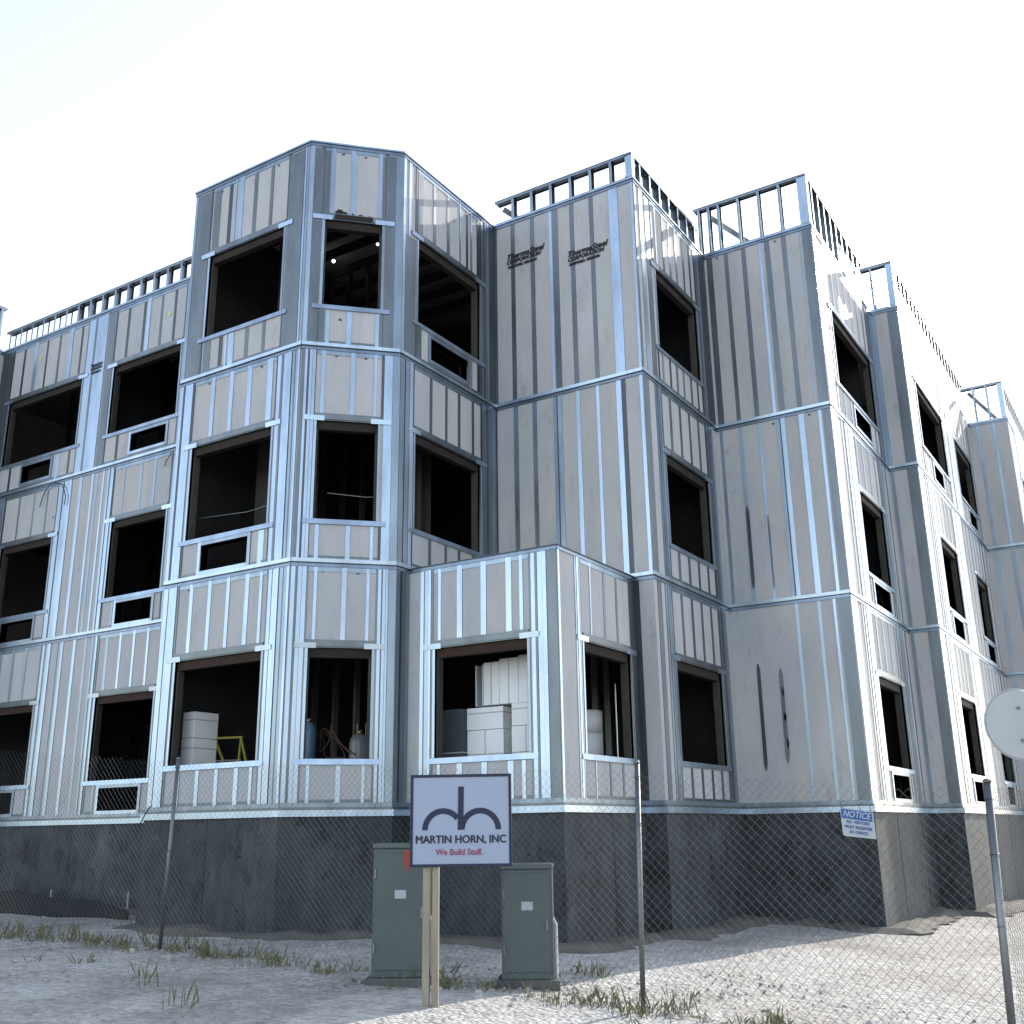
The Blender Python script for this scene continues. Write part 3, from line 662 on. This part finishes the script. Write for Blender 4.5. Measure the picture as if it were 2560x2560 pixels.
# notice sign wired on the fence
nt_ = empty('notice_sign', (7.13, YF-.02, -.25), 'small white notice with a blue header wired to the fence near the corner post', 'sign')
Fn = Frame((0, YF-.03, 0), (1, 0, 0), (0, -1, 0))
xa, xb_, za_, zb_ = 7.015, 7.25, -.165, -.355
def nz(x): return -.035*(x-7.015)/.235
m = MB()
P = [(7.02, zb_+.0), (7.03, zb_-.01), (xb_, zb_+nz(xb_)), (xb_-.005, za_+nz(xb_)), (xa, za_)]
m.face([Fn.p(x, z, 0) for x, z in P], 'noticewhite'); m.face([Fn.p(x, z, -.003) for x, z in reversed(P)], 'noticewhite')
for i in range(len(P)):
    a, b = P[i], P[(i+1) % len(P)]; m.face([Fn.p(a[0], a[1], -.003), Fn.p(b[0], b[1], -.003), Fn.p(b[0], b[1], 0), Fn.p(a[0], a[1], 0)], 'noticewhite')
m.build('board', nt_)
m = MB(); m.face([Fn.p(7.022, -.24, .002), Fn.p(7.238, -.24-.033, .002), Fn.p(7.238, -.175-.033, .002), Fn.p(7.022, -.175, .002)], 'noticeblue'); m.build('header', nt_)
rt_ = -math.atan(.035/.235)
text_mesh('lettering', 'NOTICE', .062, 'noticewhite', fm(Fn, 7.13, -.224, .004, rt_), nt_, bold=.0012, ext=.0005, shear=.15, sx=.85)
for b_, z in (('ALL VISITORS', -.272), ('MUST REGISTER', -.308), ('AT OFFICE', -.342)):
    text_mesh('lettering', b_, .029, 'noticeblue', fm(Fn, 7.133, z-.004, .004, rt_), nt_, bold=.0008, ext=.0005, sx=.95)
m = MB()
for x in (7.03, 7.16, 7.235): m.tube([Fn.p(x, -.17+nz(x), .004), Fn.p(x-.01, -.13+nz(x), .0), Fn.p(x+.015, -.12+nz(x), -.03)], .0025, 'cable', 5)
m.build('tie_wire', nt_)

# ------------------------------------------------------------------ contractor's sign
def pix(px, py, dist):      # a point at a given depth in front of the photographer, used once to lay out the sign
    return CP+(fw+rt*((px-1280)/2652.3)-up*((py-1280)/2652.3))*dist
SD = 8.4
pc = pix(1152, 2050, SD)
th = R(-33.5); tS = Vector((math.cos(th)*1.0, -math.sin(th)*-1.0, 0)); tS = Vector((math.cos(R(29)), math.sin(R(29)), 0)); nS = Vector((tS.y, -tS.x, 0))
FS = Frame((pc.x, pc.y, 0), tuple(tS), tuple(nS)); zc = pc.z
sg = empty('contractor_sign', (pc.x, pc.y, gz(pc.x, pc.y)), 'pale blue company sign with a black arch logo and dark frame on a wooden post', 'sign')
HW, HH = .403, .352
m = MB(); m.fbox(FS, -HW+.001, HW-.001, zc-HH+.001, zc+HH-.001, -.012, .0, 'signface'); m.build('board', sg)
m = MB(); w_ = .022
for a, b, c_, d in ((-HW, HW, zc+HH-w_, zc+HH), (-HW, HW, zc-HH, zc-HH+w_), (-HW, -HW+w_, zc-HH+w_, zc+HH-w_), (HW-w_, HW, zc-HH+w_, zc+HH-w_)): m.fbox(FS, a, b, c_, d, -.018, .008, 'navy')
m.build('frame', sg, bevel=.002)
# arch emblem: coordinates read on the board (0..1 of its width/height)
def sx_(v): return -HW+2*HW*v
def sz_(v): return zc+HH-2*HH*v
m = MB()
def arc(cx, cz, r0, r1, a0, a1, n=26):
    for i in range(n):
        t0, t1 = a0+(a1-a0)*i/n, a0+(a1-a0)*(i+1)/n
        m.face([FS.p(cx+r*math.cos(t), cz+r*math.sin(t), .0035) for r, t in ((r0, t1), (r0, t0), (r1, t0), (r1, t1))], 'navy')
zb2 = sz_(.605)
cxl = sx_(.325); cxr = sx_(.69); r1 = .166; r0 = .122
arc(cxl, zb2, r0, r1, R(37), R(180)); arc(cxr, zb2, r0, r1, R(0), R(180))
m.face([FS.p(sx_(.47), zb2, .0045), FS.p(sx_(.525), zb2, .0045), FS.p(sx_(.53), sz_(.135), .0045), FS.p(sx_(.475), sz_(.135), .0045)], 'navy')
m.build('emblem', sg)
text_mesh('lettering', 'MARTIN HORN, INC', .083, 'navy', fm(FS, sx_(.5), sz_(.71), .003), sg, bold=.0028, sx=.95)
text_mesh('lettering', 'We Build Stuff.', .066, 'signred', fm(FS, sx_(.485), sz_(.845), .003), sg, bold=.0014, sx=.92)
m = MB()
gzp = gz(pc.x, pc.y)
m.fbox(FS, -.30, -.245, gzp-.2, zc+HH-.05, -.075, -.0185, 'pine'); m.build('post', sg, bevel=.004)
m = MB(); m.fbox(FS, -.225, -.175, gzp-.2, zc+HH-.05, -.075, -.0185, 'pine'); m.build('post', sg, bevel=.004)

# ------------------------------------------------------------------ utility cabinets
def cabinet(name, px0, px1, pyt, dist, label, dep=.4):
    a = pix(px0, pyt, dist); b = pix(px1, pyt, dist); ctr = (a+b)/2; W_ = (b-a).length; zt = ctr.z
    Fc = Frame((ctr.x, ctr.y, 0), tuple(tS), tuple(nS)); g0 = gz(ctr.x, ctr.y)
    e = empty(name, (ctr.x, ctr.y, g0), label, 'utility box', None)
    m = MB(); m.fbox(Fc, -W_/2+.008, W_/2-.008, g0+.06, zt-.045, -dep, 0, 'utility'); m.build('housing', e, bevel=.008)
    m = MB(); m.fbox(Fc, -W_/2, W_/2, zt-.044, zt, -dep-.01, .012, 'utilitylid'); m.build('lid', e, bevel=.01)
    m = MB(); m.fbox(Fc, -W_/2+.03, W_/2-.03, g0+.12, zt-.08, .001, .010, 'utility'); d = m.build('door', e, bevel=.004)
    m = MB(); m.fbox(Fc, W_/2-.075, W_/2-.05, (g0+zt)/2-.05, (g0+zt)/2+.05, .0105, .026, 'postsurf'); m.build('handle', d, bevel=.004)
    for hz in (g0+.3, zt-.25): m = MB(); m.tube([Fc.p(-W_/2+.03, hz-.04, .016), Fc.p(-W_/2+.03, hz+.04, .016)], .009, 'postsurf', 8); m.build('hinge', d)
    m = MB(); m.fbox(Fc, -.05, .05, (g0+zt)/2+.12, (g0+zt)/2+.19, .0105, .0125, 'noticewhite'); m.build('label_plate', d)
    m = MB(); m.tube([Fc.p(W_/2+.01, g0-.05, -.12), Fc.p(W_/2+.01, g0+.5, -.12), Fc.p(W_/2-.02, g0+.55, -.12)], .018, 'cartongrey', 8); m.build('conduit', e)
    m = MB(); m.fbox(Fc, -W_/2-.04, W_/2+.04, g0-.05, g0+.059, -dep-.04, .05, 'deck'); m.build('plinth', e, bevel=.006)
    return e, Fc, W_, zt
e, Fc, W_, zt = cabinet('utility_cabinet', 932, 1075, 2108, 9.4, 'taller green utility cabinet with an orange sticker, left of the company sign')
m = MB(); u = .0285
m.face([Fc.p(u-.0, zt-.06, .012), Fc.p(u-.0, zt-.17, .012), Fc.p(u+.035, zt-.245, .012), Fc.p(u+.06, zt-.17, .012), Fc.p(u+.06, zt-.06, .012)], 'orange'); m.build('sticker', e)
cabinet('utility_cabinet', 1250, 1382, 2160, 9.4, 'shorter green utility cabinet just right of the company sign')

# ------------------------------------------------------------------ round sign at the right edge
dc = pix(2549, 1811, 6.0); ds = empty('round_sign', (dc.x+.35, dc.y+.2, gz(dc.x+.35, dc.y)), 'pale grey back of a round sign poking in at the right edge', 'sign')
m = MB(); nv = -fw; nv = Vector((nv.x, nv.y, 0)).normalized(); hx = Vector((-nv.y, nv.x, 0)); n = 40; rr = .198
pts0 = [dc+hx*rr*math.cos(2*math.pi*i/n)+Vector((0, 0, 1))*rr*math.sin(2*math.pi*i/n) for i in range(n)]
pts1 = [dc+(p-dc)*.96+nv*.012 for p in pts0]; pts2 = [p-nv*.006 for p in pts0]
m.face(pts1, 'disc'); m.face(list(reversed(pts2)), 'disc')
for i in range(n): j = (i+1) % n; m.face([pts0[i], pts0[j], pts1[j], pts1[i]], 'disc'); m.face([pts2[i], pts2[j], pts0[j], pts0[i]], 'disc')
m.build('disc', ds)
for dz in (-.09, .09): m = MB(); m.tube([dc+Vector((0, 0, dz))+nv*.010, dc+Vector((0, 0, dz))+nv*.022], .01, 'postsurf', 8); m.build('bolt', ds)
m = MB(); m.tube([pts0[i % n]+nv*.006 for i in range(n+1)], .003, 'disc', 6, False); m.build('rim', ds, True)
m = MB(); pl = dc+hx*(.35 if hx.dot(rt) > 0 else -.35)+nv*.03
m.tube([(pl.x, pl.y, gz(pl.x, pl.y)-.1), (pl.x, pl.y, dc.z+.35)], .03, 'postsurf', 12); m.build('pole', ds, True)
m = MB(); m.tube([pl, dc+hx*(.1 if hx.dot(rt) > 0 else -.1)+nv*.03], .015, 'postsurf', 8); m.build('arm', ds, True)

# ------------------------------------------------------------------ silt fence at the far left
m = MB(); sf = empty('silt_fence', (-6, .7, gz(-6, .7)), 'low black silt cloth at the foot of the left wing', 'silt fence')
n = 50
for i in range(n):
    x0, x1 = -11+7.6*i/n, -11+7.6*(i+1)/n
    def zz(x): return gz(x, .7)+(.34 if x < -6 else .34-.07*(x+6))+.02*math.sin(x*4.1)
    def yy(x): return .7+.04*math.sin(x*2.6)
    for o_ in (0, .006): m.face([(x0, yy(x0)+o_, gz(x0, .7)-.02), (x1, yy(x1)+o_, gz(x1, .7)-.02), (x1, yy(x1)+o_, zz(x1)), (x0, yy(x0)+o_, zz(x0))], 'silt')
m.build('cloth', sf)
for x in (-10.6, -8.8, -7.0, -5.2, -3.5):
    m = MB(); m.wbox(x, x+.03, .745, .775, gz(x, .7)-.1, gz(x, .7)+.36, 'pine'); m.build('stake', sf)

# ------------------------------------------------------------------ things inside and hanging
def ray_y(px, py, y):
    r = fw+rt*((px-1280)/2652.3)-up*((py-1280)/2652.3); t = (y-CP.y)/r.y; return CP+r*t
def ray_x(px, py, x):
    r = fw+rt*((px-1280)/2652.3)-up*((py-1280)/2652.3); t = (x-CP.x)/r.x; return CP+r*t
def carton(x0, x1, y0, y1, z0, z1, label, k='carton', group=None, seam='h', name='carton', cat='carton'):
    e = empty(name, ((x0+x1)/2, (y0+y1)/2, z0), label, cat, group)
    m = MB(); m.wbox(x0, x1, y0, y1, z0, z1, k); m.build('box', e, bevel=.006)
    m = MB()
    if seam == 'h': m.wbox(x0-.0015, x1+.0015, y0-.0015, y1+.0015, (z0+z1)/2+.06, (z0+z1)/2+.075, 'tape')
    else:
        xm = (x0+x1)/2; m.wbox(xm-.008, xm+.008, y0-.002, y0+.0, z0+.002, z1-.002, 'tape')
    m.build('tape', e)
# stacked pair behind the tower's left window
a = ray_y(462, 1786, .55); b = ray_y(512, 1786, .55)
zt = a.z; G1 = 'pair of white cartons in the lower tower window'
carton(a.x, b.x, .38, .80, -.018, .55, 'white carton at the bottom of the stack in the lower tower window', seam='h')
carton(a.x, b.x, .38, .80, .556, .95, 'white carton in the middle of the stack in the lower tower window')
carton(a.x+.01, b.x, .38, .80, .956, max(1.05, zt), 'white carton on top of the stack in the lower tower window')
# stepladder
lad = empty('step_ladder', (-1.0, .8, 0), 'yellow step ladder standing inside the lower tower window', 'ladder')
for (px0, px1) in ((537, 531), (537, 560), (603, 616), (603, 596)):
    A_ = ray_y(px0, 1846, .8); Bp = ray_y(px1, 1908, .8); d = (Bp-A_)/(A_.z-Bp.z)
    m = MB(); foot = A_+d*(A_.z-.0); 
    m.tube([A_, foot], .017, 'yellow', 4); m.build('leg', lad)
m = MB(); A_ = ray_y(535, 1846, .8); Bp = ray_y(606, 1843, .8); m.tube([A_, Bp], .02, 'yellow', 4); m.build('top_cap', lad)
m = MB()
for t in (.3, .6, .9): m.tube([A_+Vector((.01, 0, -t)), Bp+Vector((0, 0, -t))], .012, 'alu', 4)
m.build('steps', lad)
# cylinders behind the chamfer window
def cyl(px0, px1, pyt, yv, k, label, rods=False):
    a, b = ray_y(px0, pyt, yv), ray_y(px1, pyt, yv); r = (b.x-a.x)/2; cx = (a.x+b.x)/2; zt = a.z
    e = empty('gas_cylinder', (cx, yv, 0), label, 'gas cylinder', 'gas cylinders inside the corner window')
    m = MB(); m.tube([(cx, yv, -.018), (cx, yv, zt-.12), (cx, yv, zt-.05), (cx, yv, zt-.01), (cx, yv, zt)], [r, r, r*.85, r*.5, r*.25], k, 20); m.build('body', e, True)
    m = MB(); m.tube([(cx, yv, zt-.005), (cx, yv, zt+.05)], r*.22, 'brass', 10); m.tube([(cx-.03, yv, zt+.035), (cx+.04, yv, zt+.035)], .01, 'brass', 8); m.build('valve', e, True)
    if rods:
        m = MB()
        for dx in (-.06, .09): m.tube([(cx+dx, yv+.02, zt-.06), (cx+dx, yv+.02, zt+.14)], .007, 'brass', 6)
        m.build('regulator_rods', e)
cyl(757, 786, 1806, 1.45, 'bluetank', 'pale blue gas cylinder at the left side of the lower corner window')
cyl(880, 918, 1836, 1.75, 'greytank', 'grey gas cylinder with brass rods at the right side of the lower corner window', True)
hs = empty('hose_coil', (1.0, 1.6, .3), 'tangle of dark hoses between the two gas cylinders', 'hose')
for j in range(5):
    m = MB(); pts = []
    for i in range(18):
        t = i/17; px = 785+95*t+14*math.sin(7*t+j*1.9); py = 1885-60*math.sin(t*3.1+j*.4)*(1-.12*j)+12*math.sin(9*t+j); pts.append(ray_y(px, py, 1.6+.03*j))
    m.tube(pts, .008, 'hose', 6); m.build('loop', hs, True)
# cartons in the bay block
def cb(px0, px1, pt, pb, y0, dep, label, **kw):
    a = ray_y(px0, pt, y0); b = ray_y(px1, pb, y0); carton(a.x, b.x, y0, y0+dep, b.z, a.z, label, **kw)
yq = 1.75
a = ray_y(1168, 1768, yq); zA = a.z; b = ray_y(1168, 1828, yq).z
x0, x1 = a.x, ray_y(1258, 1768, yq).x; x2, x3 = ray_y(1278, 1768, yq).x, ray_y(1350, 1768, yq).x
carton(x0, x1, yq, yq+.5, -.018, b-.3, 'white carton at the bottom of the left stack in the bay window')
carton(x0, x1, yq, yq+.5, b-.295, b, 'white carton second in the left stack in the bay window', seam='v')
carton(x0-.005, x1-.004, yq, yq+.5, b+.005, zA-.02, 'white carton topmost of the left stack in the bay window')
carton(x2, x3, yq, yq+.5, -.018, b-.3, 'white carton at the bottom of the right stack in the bay window')
carton(x2, x3, yq, yq+.5, b-.295, b+.02, 'white carton second in the right stack in the bay window', seam='v')
carton(x2+.004, x3, yq, yq+.5, b+.025, zA, 'white carton topmost of the right stack in the bay window')
zT = ray_y(1260, 1645, yq).z
xa1 = ray_y(1206, 1700, yq).x; xa2 = ray_y(1246, 1700, yq).x; xa3 = ray_y(1294, 1700, yq).x
carton(xa1, xa2-.004, yq+.02, yq+.45, zA+.005, zT-.03, 'tall pale carton leftmost of three standing upright on the bay window stacks', seam='v')
carton(xa2, xa3-.004, yq+.02, yq+.45, zA+.005, zT, 'tall pale carton in the middle of three standing upright on the bay window stacks', seam='v')
carton(xa3, x3, yq+.02, yq+.45, zA+.005, zT+.02, 'tall pale carton rightmost of three standing upright on the bay window stacks', seam='v')
bd = empty('leaning_boards', (ray_y(1186, 1700, yq).x, yq+.1, zA), 'two thin grey boards standing beside the tall cartons in the bay window', 'boards')
for px in (1183, 1199):
    m = MB(); xx = ray_y(px, 1700, yq).x; m.wbox(xx, xx+.02, yq+.05, yq+.42, zA+.005, zT-.05, 'cartongrey'); m.build('board', bd)
a = ray_y(1104, 1776, 1.65); b = ray_y(1156, 1776, 1.65)
carton(a.x, b.x, 1.65, 2.1, -.018, a.z, 'dark crate at the left side of the bay window', k='crate', name='crate', cat='crate')
# white drums in the bay's side window
a = ray_x(1478, 1772, 2.6); b = ray_x(1522, 1778, 2.6)
for (z0, z1, lb) in ((-.018, .55, 'white drum at the bottom of the stack in the bay side window'), (.556, .95, 'white drum in the middle of the stack in the bay side window'), (.956, a.z, 'white drum on top of the stack in the bay side window')):
    if z1-z0 < .05: continue
    e = empty('drum', (2.6, (a.y+b.y)/2, z0), lb, 'drum'); r = (b.y-a.y)/2*.95; cy = (a.y+b.y)/2
    m = MB(); m.tube([(2.6-r, cy, z0), (2.6-r, cy, z1-.02)], r, 'carton', 24); m.build('body', e, True)
    m = MB(); m.tube([(2.6-r, cy, z1-.019), (2.6-r, cy, z1)], r*1.02, 'cartongrey', 24); m.build('lid', e)
pp = MB(); q = ray_x(1537, 1710, 2.4); pp.tube([(2.4, q.y, -.018), (2.4, q.y, q.z)], .012, 'alu', 8); tag(pp.build('upright_pipe'), 'thin bright pipe standing behind the drums in the bay side window', 'pipe')
# glowing bulbs added in place of daylight spots in the top corner window
for (px, py, lb) in ((834, 653, 'glowing bulb added for a spot of daylight, left in the top corner window'), (944, 611, 'glowing bulb added for a spot of daylight, at the right jamb of the top corner window')):
    q = ray_y(px, py, 2.2 if px < 900 else 1.45); e = empty('daylight_spot', q, lb, 'daylight spot', 'glowing bulbs added for daylight spots in the top corner window')
    m = MB(); r = .028 if px < 900 else .02; m.tube([q+Vector((0, 0, -r)), q+Vector((0, 0, -r*.7)), q, q+Vector((0, 0, r*.7)), q+Vector((0, 0, r))], [r*.1, r*.7, r, r*.7, r*.3], 'bulb', 14); m.build('bulb', e, True)
    m = MB(); m.tube([q+Vector((0, 0, r)), q+Vector((0, 0, r+.05))], .012, 'bulbglass', 8); m.tube([q+Vector((0, 0, r+.05)), Vector((q.x, q.y, 8.95))], .004, 'bulbglass', 5); m.build('cord', e)
# loose cables on the left wing
cb_ = MB(); pts = [ray_y(px, py, yL-.05) for px, py in ((99, 1268), (104, 1250), (112, 1230), (124, 1213), (140, 1206), (153, 1211), (161, 1226), (164, 1243), (160, 1262))]
cb_.tube(pts, .008, 'cable', 6); tag(cb_.build('loose_cable', smooth=True), 'dark cable looping over the storey joint on the left wing', 'cable')
cb_ = MB(); pts = [ray_y(px, py, yL-.05) for px, py in ((428, 1130), (424, 1140), (417, 1150), (412, 1166))]
cb_.tube(pts, .008, 'cable', 6); tag(cb_.build('loose_cable', smooth=True), 'short dark cable end below a joint beside the tower', 'cable')
cb_ = MB(); pts = [ray_y(px, py, -.35) for px, py in ((376, 2015), (366, 2030), (358, 2045), (346, 2070))]
cb_.tube(pts, .007, 'cable', 6); tag(cb_.build('bent_wire', smooth=True), 'thin bent wire sticking out at the base flashing beside the tower', 'wire')
